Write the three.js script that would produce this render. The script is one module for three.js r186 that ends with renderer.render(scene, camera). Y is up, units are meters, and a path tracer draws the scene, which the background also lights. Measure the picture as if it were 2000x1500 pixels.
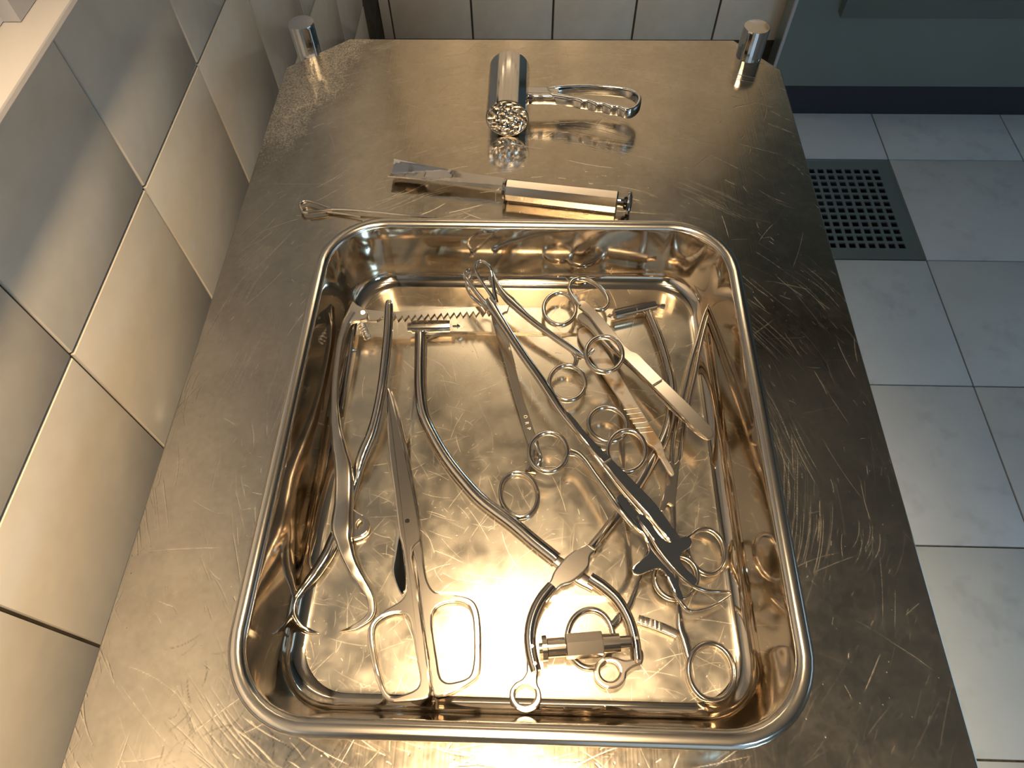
import * as THREE from 'three';
import { mergeGeometries, toCreasedNormals } from 'three/addons/utils/BufferGeometryUtils.js';
import { RectAreaLightUniformsLib } from 'three/addons/lights/RectAreaLightUniformsLib.js';
import { FontLoader } from 'three/addons/loaders/FontLoader.js';
import { TextGeometry } from 'three/addons/geometries/TextGeometry.js';
RectAreaLightUniformsLib.init();

/* ---------- camera, sky, lights, exposure ---------- */
const scene = new THREE.Scene();
const camera = new THREE.PerspectiveCamera(58.147, 4 / 3, 0.02, 30);
camera.position.set(0.0041, 1.1994, 0.6859);
camera.up.set(-0.01646, 0.52171, -0.85296);
camera.lookAt(0.0041 - 0.02605, 1.1994 - 0.85301, 0.6859 - 0.52124);
scene.background = new THREE.Color(0.45, 0.6, 0.85);
const renderer = new THREE.WebGLRenderer();
renderer.toneMapping = THREE.LinearToneMapping;
renderer.toneMappingExposure = 1.0;
renderer.shadowMap.enabled = true;

// daylight through the small high window in the wall behind the camera
const day = new THREE.RectAreaLight(new THREE.Color(0.38, 0.69, 1.0), 28, 0.34, 0.32);
day.position.set(1.07, 1.73, 1.985); day.lookAt(0.75, 0.3, 0.6);
scene.add(day);

/* ---------- constants ---------- */
const T = 0.770;                       // height of the trolley top
let seed = 12345;
const rnd = () => { seed = (seed * 1664525 + 1013904223) >>> 0; return seed / 4294967296; };
const lerp = (a, b, t) => a + (b - a) * t;

/* ---------- textures ---------- */
function field(n, m, base) { const a = new Float32Array(n * m).fill(base); a.n = n; a.m = m; return a; }
function noise(seedN) {
  const h = (x, y) => { let v = Math.imul(x, 374761393) ^ Math.imul(y, 668265263) ^ Math.imul(seedN, 974711); v = Math.imul(v ^ (v >>> 13), 1274126177); return ((v ^ (v >>> 16)) >>> 0) / 4294967296; };
  return (x, y, per) => {
    const xi = Math.floor(x), yi = Math.floor(y), fx = x - xi, fy = y - yi, u = fx * fx * (3 - 2 * fx), v = fy * fy * (3 - 2 * fy);
    const w = (k) => per ? ((k % per) + per) % per : k;
    return lerp(lerp(h(w(xi), w(yi)), h(w(xi + 1), w(yi)), u), lerp(h(w(xi), w(yi + 1)), h(w(xi + 1), w(yi + 1)), u), v);
  };
}
function stroke(a, x0, y0, x1, y1, bend, wdt, val, wrap) {          // soft thin arc added to a field
  const n = a.n, m = a.m, L = Math.hypot(x1 - x0, y1 - y0), steps = Math.ceil(L * 1.3) + 1;
  const nx = -(y1 - y0) / (L || 1), ny = (x1 - x0) / (L || 1), r = Math.ceil(wdt + 1);
  for (let s = 0; s <= steps; s++) {
    const t = s / steps, b = bend * 4 * t * (1 - t), k = Math.min(1, 6 * t, 6 * (1 - t));
    const px = lerp(x0, x1, t) + nx * b, py = lerp(y0, y1, t) + ny * b;
    for (let j = -r; j <= r; j++) for (let i = -r; i <= r; i++) {
      let xi = Math.round(px) + i, yi = Math.round(py) + j;
      if (wrap) { xi = (xi % n + n) % n; yi = (yi % m + m) % m; } else if (xi < 0 || yi < 0 || xi >= n || yi >= m) continue;
      const d = Math.hypot(Math.round(px) + i - px, Math.round(py) + j - py), g = Math.max(0, 1 - d / (wdt + .5));
      const q = yi * n + xi; if (val > 0) a[q] = Math.max(a[q], val * g * k + 0); else a[q] = Math.min(a[q], val * g * k);
    }
  }
}
function tex(n, m, fn, srgb) {
  const d = new Uint8Array(n * m * 4), c = [0, 0, 0];
  for (let y = 0; y < m; y++) for (let x = 0; x < n; x++) {
    fn(x, y, c); const q = (y * n + x) * 4;
    for (let k = 0; k < 3; k++) d[q + k] = Math.max(0, Math.min(255, Math.round(c[k] * 255)));
    d[q + 3] = 255;
  }
  const t = new THREE.DataTexture(d, n, m); t.wrapS = t.wrapT = THREE.RepeatWrapping;
  t.magFilter = THREE.LinearFilter; t.minFilter = THREE.LinearMipmapLinearFilter; t.generateMipmaps = true;
  if (srgb) t.colorSpace = THREE.SRGBColorSpace;
  t.needsUpdate = true; return t;
}
const N1 = noise(1), N2 = noise(2), N3 = noise(3);
const fbm = (x, y, p) => .5 * N1(x, y, p) + .3 * N2(x * 2, y * 2, p && p * 2) + .2 * N3(x * 4, y * 4, p && p * 4);

// trolley top: u = x + 0.25 over 0.5 m, v = z over 0.9 m
const TW = 1280, TH = 2048;
const scratchGlint = field(TW, TH, 0), nick = field(TW, TH, 0);
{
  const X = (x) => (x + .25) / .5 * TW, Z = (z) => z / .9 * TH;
  for (let k = 0; k < 5200; k++) {                                   // wear scratches, most turned round the tray to paint in the lamp glint
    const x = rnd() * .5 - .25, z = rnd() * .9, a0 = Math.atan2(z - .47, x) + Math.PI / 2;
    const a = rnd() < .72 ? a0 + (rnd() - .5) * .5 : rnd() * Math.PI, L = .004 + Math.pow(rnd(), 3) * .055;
    stroke(scratchGlint, X(x), Z(z), X(x + Math.cos(a) * L), Z(z + Math.sin(a) * L), (rnd() - .5) * L * 260, .3 + rnd() * .4, .12 + Math.pow(rnd(), 3) * .8);
  }
  for (let k = 0; k < 84; k++) {                                     // bundles of parallel scratches
    const x = rnd() * .5 - .25, z = rnd() * .8, a = Math.atan2(z - .47, x) + Math.PI / 2 + (rnd() - .5) * .35, L = .015 + rnd() * .05, b = (rnd() - .5) * 14;
    for (let j = 0; j < 4 + rnd() * 10; j++) {
      const o = (rnd() - .5) * .02, s = (rnd() - .5) * .02, xx = x - Math.sin(a) * o + Math.cos(a) * s, zz = z + Math.cos(a) * o + Math.sin(a) * s;
      stroke(scratchGlint, X(xx), Z(zz), X(xx + Math.cos(a) * L), Z(zz + Math.sin(a) * L), b, .3 + rnd() * .35, .2 + rnd() * .6);
    }
  }
  for (let k = 0; k < 900; k++) { const x = rnd() * TW, y = rnd() * TH; stroke(scratchGlint, x, y, x + 1, y + 1, 0, .6, .4 + rnd() * .6); }
  for (let k = 0; k < 120; k++) {                                    // dark hairline marks in the near left corner
    const x = -.2 + rnd() * .12, z = .6 + rnd() * .14, a = rnd() * Math.PI, L = .006 + rnd() * .02;
    stroke(nick, X(x), Z(z), X(x + Math.cos(a) * L), Z(z + Math.sin(a) * L), (rnd() - .5) * 20, .5, .3 + rnd() * .5);
  }
}
const grain = (x, y) => {                                            // dried mineral crust at the far left corner
  const u = x / TW * .5, v = y / TH * .9, e = u + v * .28 + (fbm(u * 40, v * 40) - .5) * .06;
  return e < .105 ? Math.min(1, (.105 - e) * 22) * Math.max(0, Math.min(1, (.25 - v) * 9)) : 0;
};
const smear = (x, y) => fbm(x / TW * 9, y / TH * 16) * .4 + fbm(x / TW * 34 + 7, y / TH * 60) * .3 + fbm(x / TW * 150 + 3, y / TH * 270) * .3;
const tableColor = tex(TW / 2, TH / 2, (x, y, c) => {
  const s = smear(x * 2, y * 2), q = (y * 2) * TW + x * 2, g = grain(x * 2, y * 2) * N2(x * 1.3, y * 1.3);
  const k = .78 + (s - .5) * .2 + scratchGlint[q] * .1 - nick[q] * .35 + (g > .45 ? .14 : -g * .25);  // scratches lightened so the colour carries their glint
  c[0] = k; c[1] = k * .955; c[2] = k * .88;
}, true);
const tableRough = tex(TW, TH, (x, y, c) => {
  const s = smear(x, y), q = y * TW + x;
  c[0] = 0; c[1] = .165 + (s - .5) * .14 + scratchGlint[q] * .28 + grain(x, y) * .16; c[2] = 1;
});
const tableBump = tex(TW, TH, (x, y, c) => {
  const q = y * TW + x, g = grain(x, y), v = .5 - scratchGlint[q] * .45 + g * (N3(x * .45, y * .45) - .3) * .3 + (N1(x * .5, y * .012) - .5) * .05;
  c[0] = c[1] = c[2] = v;
});
// worn satin steel of the tray floor, repeats every 0.3 m
const PS = 1024, pan = field(PS, PS, 0);
for (let k = 0; k < 4200; k++) {
  const x = rnd() * PS, y = rnd() * PS, a = rnd() * Math.PI, L = 3 + Math.pow(rnd(), 4) * 110;
  stroke(pan, x, y, x + Math.cos(a) * L, y + Math.sin(a) * L, (rnd() - .5) * L * .15, .4 + rnd() * .3, .1 + rnd() * rnd() * .8, true);
}
const panRough = tex(PS, PS, (x, y, c) => { c[0] = 0; c[1] = .5 + (fbm(x / PS * 24, y / PS * 24, 24) - .5) * .3 + pan[y * PS + x] * .5; c[2] = 1; });
const panBump = tex(PS, PS, (x, y, c) => { c[0] = c[1] = c[2] = .6 - pan[y * PS + x] * .5 + (N1(x * .5, y * .02) - .5) * .06; });
for (const t of [panRough, panBump]) t.repeat.set(1 / .3, 1 / .3);
const rustMap = tex(512, 512, (x, y, c) => {
  const r = Math.max(0, fbm(x / 512 * 14, y / 512 * 14, 14) - .52) * 3, k = Math.min(.6, r);
  c[0] = lerp(.76, .62, k); c[1] = lerp(.73, .47, k); c[2] = lerp(.69, .31, k);
}, true); rustMap.repeat.set(1 / .12, 1 / .12);
const groutMap = tex(256, 256, (x, y, c) => { const k = .34 + .3 * fbm(x / 256 * 24, y / 256 * 24, 24); c[0] = k; c[1] = k * .93; c[2] = k * .82; }, true);
groutMap.repeat.set(4, 4);
const glazeMap = tex(512, 512, (x, y, c) => { const k = .95 + .08 * (fbm(x / 512 * 6, y / 512 * 6, 6) - .5); c[0] = k; c[1] = k; c[2] = k; }, true);
const floorMap = tex(512, 512, (x, y, c) => { const s = Math.max(0, fbm(x / 512 * 9, y / 512 * 9, 9) - .6), k = .95 + .1 * (fbm(x / 512 * 3, y / 512 * 3, 3) - .5) - s * .22; c[0] = k; c[1] = k; c[2] = k * .99; }, true);

/* ---------- materials ---------- */
const rgb = (r, g, b) => new THREE.Color().setRGB(r, g, b);
const std = (o) => new THREE.MeshPhysicalMaterial(o);
const M = {
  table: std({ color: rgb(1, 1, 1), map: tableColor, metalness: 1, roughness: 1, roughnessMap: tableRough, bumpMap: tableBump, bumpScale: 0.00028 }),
  pan: std({ color: rgb(.66, .6, .5), metalness: 1, roughness: .42, roughnessMap: panRough, bumpMap: panBump, bumpScale: 0.00005 }),
  trayWall: std({ color: rgb(.66, .58, .48), metalness: 1, roughness: .08 }),
  rim: std({ color: rgb(.66, .61, .54), metalness: 1, roughness: .17 }),
  steel: std({ color: rgb(.64, .58, .51), metalness: 1, roughness: .11 }),
  satin: std({ color: rgb(.63, .57, .5), metalness: 1, roughness: .17 }),
  mirror: std({ color: rgb(.6, .57, .54), metalness: 1, roughness: .06 }),
  chrome: std({ color: rgb(.66, .65, .65), metalness: 1, roughness: .05 }),
  rusty: std({ color: rgb(1, 1, 1), map: rustMap, metalness: 1, roughness: .34 }),
  mark: std({ color: rgb(.56, .54, .48), metalness: .5, roughness: .6 }),
  white: std({ color: rgb(.55, .53, .52), roughness: .35 }),
  glaze: [rgb(.78, .71, .6), rgb(.76, .69, .58), rgb(.795, .73, .62)].map((c) => std({ color: c, map: glazeMap, roughness: .22, clearcoat: .6, clearcoatRoughness: .08 })),
  floorTile: [rgb(.66, .73, .79), rgb(.64, .72, .78), rgb(.68, .74, .8)].map((c) => std({ color: c, map: floorMap, roughness: .3 })),
  grout: std({ color: rgb(.3, .27, .23), map: groutMap, roughness: .9 }),
  groutFloor: std({ color: rgb(.4, .4, .38), map: groutMap, roughness: .9 }),
  ceiling: std({ color: rgb(.36, .34, .31), roughness: .9 }),
  panel: std({ color: rgb(.72, .7, .66), roughness: .5 }),
  plaster: std({ color: rgb(.5, .49, .46), roughness: .9 }),
  cabinetDoor: std({ color: rgb(.26, .29, .27), metalness: .8, roughness: .5 }),
  cabinet: std({ color: rgb(.36, .41, .385), metalness: .8, roughness: .42 }),
  plinth: std({ color: rgb(.03, .032, .045), roughness: .6 }),  // near-black colour stands for the shade under the cabinet
  grate: std({ color: rgb(.36, .4, .39), metalness: .9, roughness: .45 }),
  iron: std({ color: rgb(.1, .1, .095), metalness: .3, roughness: .7 }),
  dark: std({ color: rgb(.02, .02, .02), roughness: .9 }),
  lampBody: std({ color: rgb(.75, .75, .74), roughness: .4 }),
  lampGlow: std({ color: rgb(.9, .88, .85), roughness: .6, emissive: rgb(1, .74, .44), emissiveIntensity: 6 }),
  tubeGlow: std({ color: rgb(.9, .88, .85), roughness: .6, emissive: rgb(1, .78, .52), emissiveIntensity: 7 }),
  addedGlow: std({ color: rgb(.6, .66, .7), roughness: .5, emissive: rgb(.5, .75, 1), emissiveIntensity: .2 }),  // glow for the added door and the added side window
  frame: std({ color: rgb(.78, .79, .8), roughness: .4 }),
  pane: std({ color: rgb(1, 1, 1), roughness: .02, transmission: 1, thickness: 0, ior: 1.5 }),
};

/* ---------- geometry helpers (millimetre inputs) ---------- */
const names = {};
const numbered = (n) => { const k = names[n] = (names[n] ?? -1) + 1; return k ? n + '_' + String(k).padStart(3, '0') : n; };
function planarUV(g) {                                               // u = x, v = z in metres
  const p = g.attributes.position, uv = new Float32Array(p.count * 2);
  for (let i = 0; i < p.count; i++) { uv[2 * i] = p.getX(i); uv[2 * i + 1] = p.getZ(i); }
  g.setAttribute('uv', new THREE.BufferAttribute(uv, 2)); return g;
}
function mesh(name, g, m, parent) {
  const geos = (Array.isArray(g) ? g : [g]).map((q) => { const r = q.index ? q.toNonIndexed() : q; if (!r.attributes.uv) planarUV(r); for (const k of Object.keys(r.attributes)) if (!['position', 'normal', 'uv'].includes(k)) r.deleteAttribute(k); return r; });
  const o = new THREE.Mesh(geos.length > 1 ? mergeGeometries(geos) : geos[0], m);
  o.name = parent ? name : numbered(name); o.castShadow = o.receiveShadow = true;
  (parent || scene).add(o); return o;
}
function thing(name, label, category, group) {
  const o = new THREE.Group(); o.name = numbered(name); scene.add(o); o.userData = { label, category };
  if (group) o.userData.group = group; return o;
}
const V = (p) => new THREE.Vector3(p[0] / 1000, p[1] / 1000, p[2] / 1000);
const up = new THREE.Vector3(0, 1, 0);
// bar of rounded section swept along points [x,y,z,width]; t = thickness across, n = squareness of the section
function sweep(pts, { t = 3, w, n = 2, closed = false, per = 6, sides = 16, lift = 0, taper } = {}) {
  const P = pts.map(V), Wd = pts.map((p) => (p[3] ?? w) / 1000);
  const curve = new THREE.CatmullRomCurve3(P, closed, 'centripetal');
  const segs = pts.length - (closed ? 0 : 1), S = segs * per, rings = closed ? S : S + 1;
  const pos = [], idx = []; let prevSide = null;
  for (let i = 0; i < rings; i++) {
    const u = i / S, c = curve.getPoint(u), d = curve.getTangent(u);
    let s = new THREE.Vector3().crossVectors(d, up);
    if (s.length() < .2 && prevSide) s.copy(prevSide).addScaledVector(d, -prevSide.dot(d));
    s.normalize(); if (prevSide && s.dot(prevSide) < 0) s.negate(); prevSide = s.clone();
    const nn = new THREE.Vector3().crossVectors(s, d).normalize();
    const f = u * segs, k = Math.min(Math.floor(f), segs - 1), e = f - k, se = e * e * (3 - 2 * e);
    const wd = lerp(Wd[k], Wd[(k + 1) % pts.length], se) / 2;
    let th = t / 2000; if (taper) th = Math.min(th, wd * taper);
    for (let j = 0; j < sides; j++) {
      const a = j / sides * 2 * Math.PI, ca = Math.cos(a), sa = Math.sin(a), e2 = 2 / n;
      const x = Math.sign(ca) * Math.pow(Math.abs(ca), e2) * wd, y = Math.sign(sa) * Math.pow(Math.abs(sa), e2) * th + lift / 1000;
      pos.push(c.x + s.x * x + nn.x * y, c.y + s.y * x + nn.y * y, c.z + s.z * x + nn.z * y);
    }
  }
  for (let i = 0; i < (closed ? S : S); i++) for (let j = 0; j < sides; j++) {
    const a = i * sides + j, b = i * sides + (j + 1) % sides, i2 = (i + 1) % rings, c = i2 * sides + j, d = i2 * sides + (j + 1) % sides;
    idx.push(a, b, c, b, d, c);
  }
  const g = new THREE.BufferGeometry(); g.setAttribute('position', new THREE.Float32BufferAttribute(pos, 3)); g.setIndex(idx); g.computeVertexNormals();
  if (closed) return g;
  const cap = (ring, flip) => {
    const b = ring * sides, cp = [], ci = []; let m = [0, 0, 0];
    for (let j = 0; j < sides; j++) for (let k = 0; k < 3; k++) { cp.push(pos[(b + j) * 3 + k]); m[k] += pos[(b + j) * 3 + k] / sides; }
    cp.push(...m); for (let j = 0; j < sides; j++) { const q = (j + 1) % sides; flip ? ci.push(sides, j, q) : ci.push(sides, q, j); }
    const cg = new THREE.BufferGeometry(); cg.setAttribute('position', new THREE.Float32BufferAttribute(cp, 3)); cg.setIndex(ci); cg.computeVertexNormals(); return cg;
  };
  return merge([g, cap(0, false), cap(rings - 1, true)]);
}
const merge = (gs) => mergeGeometries(gs.map((q) => { const r = q.index ? q.toNonIndexed() : q; if (!r.attributes.uv) planarUV(r); return r; }));
function smooth(o, sub) {
  if (!sub) return o.map((p) => new THREE.Vector2(p[0] / 1000, p[2] / 1000));
  const c = new THREE.CatmullRomCurve3(o.map(V), true, 'centripetal');
  return c.getPoints(o.length * sub).slice(0, -1).map((p) => new THREE.Vector2(p.x, p.z));
}
// flat piece cut to an outline; lies in the plane fitted through the outline's points
function plate(o, { t = 3, holes = [], bevel = .5, sub = 4, dy = 0, plane: pl } = {}) {
  const shape = new THREE.Shape(smooth(o, sub));
  for (const h of holes) shape.holes.push(new THREE.Path(smooth(h, sub)));
  const b = bevel / 1000, g0 = new THREE.ExtrudeGeometry(shape, { depth: t / 1000 - 2 * b, bevelEnabled: b > 0, bevelThickness: b, bevelSize: b, bevelOffset: -b, bevelSegments: 2, steps: 1 });
  const pf = pl || fitPlane(o), p = g0.attributes.position, g = g0.index ? g0.toNonIndexed() : g0, q = g.attributes.position;
  for (let i = 0; i < q.count; i++) { const x = q.getX(i), z = q.getY(i), d = q.getZ(i); q.setXYZ(i, x, pf(x, z) + d + b - t / 2000 + dy / 1000, z); }
  for (let i = 0; i < q.count; i += 3) for (const k of ['X', 'Y', 'Z']) { const a = q['get' + k](i + 1), c = q['get' + k](i + 2); q['set' + k](i + 1, c); q['set' + k](i + 2, a); }
  g.deleteAttribute('normal'); g.deleteAttribute('uv'); g.computeVertexNormals();
  const fl = g.attributes.normal.array.slice(), e = .002, up0 = new THREE.Vector3(-(pf(q.getX(0) + e, q.getZ(0)) - pf(q.getX(0), q.getZ(0))) / e, 1, -(pf(q.getX(0), q.getZ(0) + e) - pf(q.getX(0), q.getZ(0))) / e).normalize();
  const r = toCreasedNormals(g, .6), nr = r.attributes.normal;      // rounded edges, but the broad faces stay flat
  for (let i = 0; i < nr.count; i++) if (Math.abs(fl[3 * i] * up0.x + fl[3 * i + 1] * up0.y + fl[3 * i + 2] * up0.z) > .995) nr.setXYZ(i, fl[3 * i], fl[3 * i + 1], fl[3 * i + 2]);
  return planarUV(r);
}
function fitPlane(o) {
  let A = [[0, 0, 0], [0, 0, 0], [0, 0, 0]], B = [0, 0, 0]; const cx = o.reduce((s, p) => s + p[0], 0) / o.length, cz = o.reduce((s, p) => s + p[2], 0) / o.length;
  for (const p of o) { const r = [1, p[0] - cx, p[2] - cz]; for (let i = 0; i < 3; i++) { B[i] += r[i] * p[1]; for (let j = 0; j < 3; j++) A[i][j] += r[i] * r[j]; } }
  for (let i = 0; i < 3; i++) { A[i][i] += 1e-6; for (let k = 0; k < 3; k++) if (k !== i) { const f = A[k][i] / A[i][i]; for (let j = 0; j < 3; j++) A[k][j] -= f * A[i][j]; B[k] -= f * B[i]; } }
  const a = B[0] / A[0][0], b = B[1] / A[1][1], c = B[2] / A[2][2];
  return (x, z) => (a + b * (x * 1000 - cx) + c * (z * 1000 - cz)) / 1000;
}
// turned piece: profile of [distance along in mm, radius in mm] from p0 towards p1
function turned(p0, p1, prof, seg = 28, flat) {
  const a = V(p0), d = V(p1).sub(a), L = d.length() * 1000; d.normalize();
  const pts = prof.map(([s, r]) => new THREE.Vector2(Math.max(r, 1e-4) / 1000, (s <= 1 && s >= 0 && prof.frac ? s * L : s) / 1000));
  let g = new THREE.LatheGeometry(pts, seg, flat ? Math.PI / seg : 0).toNonIndexed(); g.deleteAttribute('normal'); g.deleteAttribute('uv');
  g = toCreasedNormals(g, flat ? .2 : .6);
  g.applyQuaternion(new THREE.Quaternion().setFromUnitVectors(up, d)); g.translate(a.x, a.y, a.z); return planarUV(g);
}
function box(x0, x1, y0, y1, z0, z1, r = 0) {                        // metres, optional chamfer
  if (!r) { const g = new THREE.BoxGeometry(x1 - x0, y1 - y0, z1 - z0); g.translate((x0 + x1) / 2, (y0 + y1) / 2, (z0 + z1) / 2); return g; }
  const s = new THREE.Shape([[x0 + r, z0 + r], [x1 - r, z0 + r], [x1 - r, z1 - r], [x0 + r, z1 - r]].map((p) => new THREE.Vector2(p[0], -p[1])));
  const g = new THREE.ExtrudeGeometry(s, { depth: y1 - y0 - 2 * r, bevelEnabled: true, bevelThickness: r, bevelSize: r, bevelSegments: 2 });
  g.rotateX(-Math.PI / 2); g.translate(0, y0 + r, 0); g.deleteAttribute('uv'); g.deleteAttribute('normal');
  return planarUV(toCreasedNormals(g.index ? g.toNonIndexed() : g, .7));
}
const structure = (o) => { o.userData.kind = 'structure'; return o; };

/* ---------- the room ---------- */
const XW = -.381, ZB = -.98, FX = .8961, FZ = -.7266, TF = 1 / 3, HC = 2.75, XR = 2.7, ZF = 2.0;
// floor: slab with square glazed tiles, one place left open for the drain
{
  const dx0 = FX - TF, dx1 = FX, dz0 = FZ, dz1 = FZ + TF;              // opening for the drain
  const fl = structure(mesh('floor', [box(XW - .1, dx0, -.2, -.004, ZB - .1, ZF + .1), box(dx1, XR + .1, -.2, -.004, ZB - .1, ZF + .1), box(dx0, dx1, -.2, -.004, ZB - .1, dz0), box(dx0, dx1, -.2, -.004, dz1, ZF + .1)], M.groutFloor));
  const g = box(-TF / 2 + .0015, TF / 2 - .0015, -.006, 0, -TF / 2 + .0015, TF / 2 - .0015, .0012);
  { const p = g.attributes.position, uv = g.attributes.uv; for (let i = 0; i < p.count; i++) uv.setXY(i, p.getX(i) * 3 + .5, p.getZ(i) * 3 + .5); }
  for (let i = -3; i < 5; i++) for (let j = 0; j < 11; j++) {
    if (i === -1 && j === 1) continue;
    const z = FZ + (j - .5) * TF, x = FX + (i + .5) * TF; if (x - TF / 2 < XW) continue;
    const o = mesh('tile', g, M.floorTile[(i * 7 + j * 5 + 90) % 3], fl); o.position.set(x, 0, z);
    if ((i + j) % 2) o.rotation.y = Math.PI;
  }
}
// walls: slab with 20 cm glazed tiles, rows measured from the joint at 0.720 m
const rows = []; for (let k = -4; k < 6; k++) rows.push(.7208 + k * .1945);
const tileGeo = (() => { const g = box(-.0985, .0985, -.006, 0, -.0958, .0958, .0022); const p = g.attributes.position, uv = g.attributes.uv; for (let i = 0; i < p.count; i++) uv.setXY(i, p.getX(i) * 5 + .5, p.getZ(i) * 5 + .5); return g; })();
{
  const wl = structure(mesh('wall_left', box(XW - .12, XW - .0035, 0, HC, ZB - .1, ZF + .1), M.grout));
  const g = tileGeo.clone(); g.rotateZ(-Math.PI / 2); g.rotateX(Math.PI / 2);
  for (let i = -5; i < 10; i++) for (let r = 0; r < rows.length - 1; r++) {
    const z0 = -.0278 + i * .2; if (z0 < ZB - .03) continue;
    const y = rows[r] + .0972; if (y > .93 + (z0 > .3 ? 0 : 0)) continue;
    const o = mesh('tile', g, M.glaze[(i * 5 + r * 7 + 50) % 3], wl); o.position.set(XW, y, z0 + .1);
  }
}
{
  const wb = structure(mesh('wall_back', box(XW - .1, XR + .1, 0, HC, ZB - .12, ZB - .0035), M.grout));
  const g = tileGeo.clone(); g.rotateX(Math.PI / 2);
  for (let i = 0; i < 5; i++) for (let r = 0; r < 14; r++) {
    const y = .1545 + (r - .5) * .195; if (y < .09 || y > 2.65) continue;
    const o = mesh('tile', g, M.glaze[(i * 5 + r * 4) % 3], wb); o.position.set(-.356 + .1 + i * .2013, y, ZB);
  }
  // strip of cut tiles in the corner
  for (let r = 0; r < 14; r++) { const y = .1545 + (r - .5) * .195; if (y < .09 || y > 2.65) continue; mesh('tile', box(XW, -.3578, y - .0958, y + .0958, ZB - .006, ZB, .0015), M.glaze[r % 3], wb); }
}
{ // glowing window added in the right wall for blue edge reflections
  const w = structure(mesh('added_window_2', box(XR - .012, XR - .004, 1.0, 1.75, -.2, 1.1), M.addedGlow));
  mesh('window_frame', [box(XR - .03, XR - .001, .96, 1.0, -.24, 1.14), box(XR - .03, XR - .001, 1.75, 1.79, -.24, 1.14), box(XR - .03, XR - .001, 1.0, 1.75, -.24, -.2), box(XR - .03, XR - .001, 1.0, 1.75, 1.1, 1.14), box(XR - .03, XR - .001, 1.0, 1.75, .43, .47)], M.frame, w);
  const l = new THREE.RectAreaLight(new THREE.Color(.42, .7, 1), .8, 1.3, .75); l.position.set(XR - .04, 1.375, .45); l.lookAt(0, 1.375, .45); scene.add(l);
}
structure(mesh('wall_right', box(XR, XR + .12, 0, HC, ZB - .1, ZF + .1), M.plaster));
structure(mesh('ceiling', box(XW - .12, XR + .12, HC, HC + .1, ZB - .12, ZF + .12), M.ceiling));
{ // wall behind the camera with a small high window
  const x0 = .88, x1 = 1.26, y0 = 1.55, y1 = 1.91;
  structure(mesh('wall_front', [box(XW - .1, x0, 0, HC, ZF, ZF + .12), box(x1, XR + .1, 0, HC, ZF, ZF + .12), box(x0, x1, 0, y0, ZF, ZF + .12), box(x0, x1, y1, HC, ZF, ZF + .12)], M.plaster));
  const w = structure(mesh('window_1', box(x0, x1, y0, y1, ZF + .06, ZF + .064), M.pane));
  mesh('window_frame', [box(x0, x0 + .03, y0, y1, ZF + .03, ZF + .09), box(x1 - .03, x1, y0, y1, ZF + .03, ZF + .09), box(x0, x1, y0, y0 + .03, ZF + .03, ZF + .09), box(x0, x1, y1 - .03, y1, ZF + .03, ZF + .09)], M.frame, w);
}
{ // glowing glass door added behind the camera for bluish reflections
  const d = structure(mesh('door_1', box(.1, .95, .02, 1.5, ZF - .012, ZF - .004), M.addedGlow));
  mesh('added_door_frame', [box(.05, .1, 0, 1.55, ZF - .03, ZF - .001), box(.95, 1.0, 0, 1.55, ZF - .03, ZF - .001), box(.05, 1.0, 1.5, 1.55, ZF - .03, ZF - .001)], M.frame, d);
  const l = new THREE.RectAreaLight(new THREE.Color(.5, .75, 1), .35, .8, 1.4); l.position.set(.525, .78, ZF - .02); l.lookAt(.525, .78, 0); scene.add(l);
}
// window ledge on the left wall with the foot of its frame
structure(mesh('trim_1', box(XW - .002, -.34, T + .140, T + .147, -.6, 1.6, .002), M.white));
structure(mesh('trim_3', box(XW - .003, XW + .004, T + .1471, 2.3, -.9, 1.9, .002), M.panel));
structure(mesh('trim_2', box(XW - .002, -.364, T + .147, T + .7, .1, .217, .002), M.white));

/* ---------- floor drain ---------- */
{
  const o = thing('floor_drain', 'square grey metal floor drain grate with square holes beside the trolley', 'drain');
  const x0 = FX - TF + .003, x1 = FX - .003, z0 = FZ + .003, z1 = FZ + TF - .003;
  const s = new THREE.Shape([[x0, z0], [x1, z0], [x1, z1], [x0, z1]].map((p) => new THREE.Vector2(p[0], p[1])));
  const n = 12, a0 = x0 + .029, p = (x1 - x0 - .058) / n, c0 = z0 + .029;
  for (let i = 0; i < n; i++) for (let j = 0; j < n; j++) {
    const cx = a0 + (i + .5) * p, cz = c0 + (j + .5) * p, h = .0075;
    s.holes.push(new THREE.Path([[cx - h, cz - h], [cx - h, cz + h], [cx + h, cz + h], [cx + h, cz - h]].map((q) => new THREE.Vector2(q[0], q[1]))));
  }
  const g = new THREE.ExtrudeGeometry(s, { depth: .004, bevelEnabled: false }); g.rotateX(Math.PI / 2); g.deleteAttribute('uv');
  g.translate(0, -.001, 0); mesh('grate', g, M.grate, o);
  mesh('frame', [box(x0 - .002, x0 + .001, -.02, 0, z0 - .002, z1 + .002), box(x1 - .001, x1 + .002, -.02, 0, z0 - .002, z1 + .002), box(x0, x1, -.02, 0, z0 - .002, z0 + .001), box(x0, x1, -.02, 0, z1 - .001, z1 + .002)], M.grate, o);
  mesh('sump', [box(x0, x0 + .004, -.4, -.02, z0, z1), box(x1 - .004, x1, -.4, -.02, z0, z1), box(x0, x1, -.4, -.02, z0, z0 + .004), box(x0, x1, -.4, -.02, z1 - .004, z1), box(x0, x1, -.404, -.4, z0, z1)], M.iron, o);
}
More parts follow.
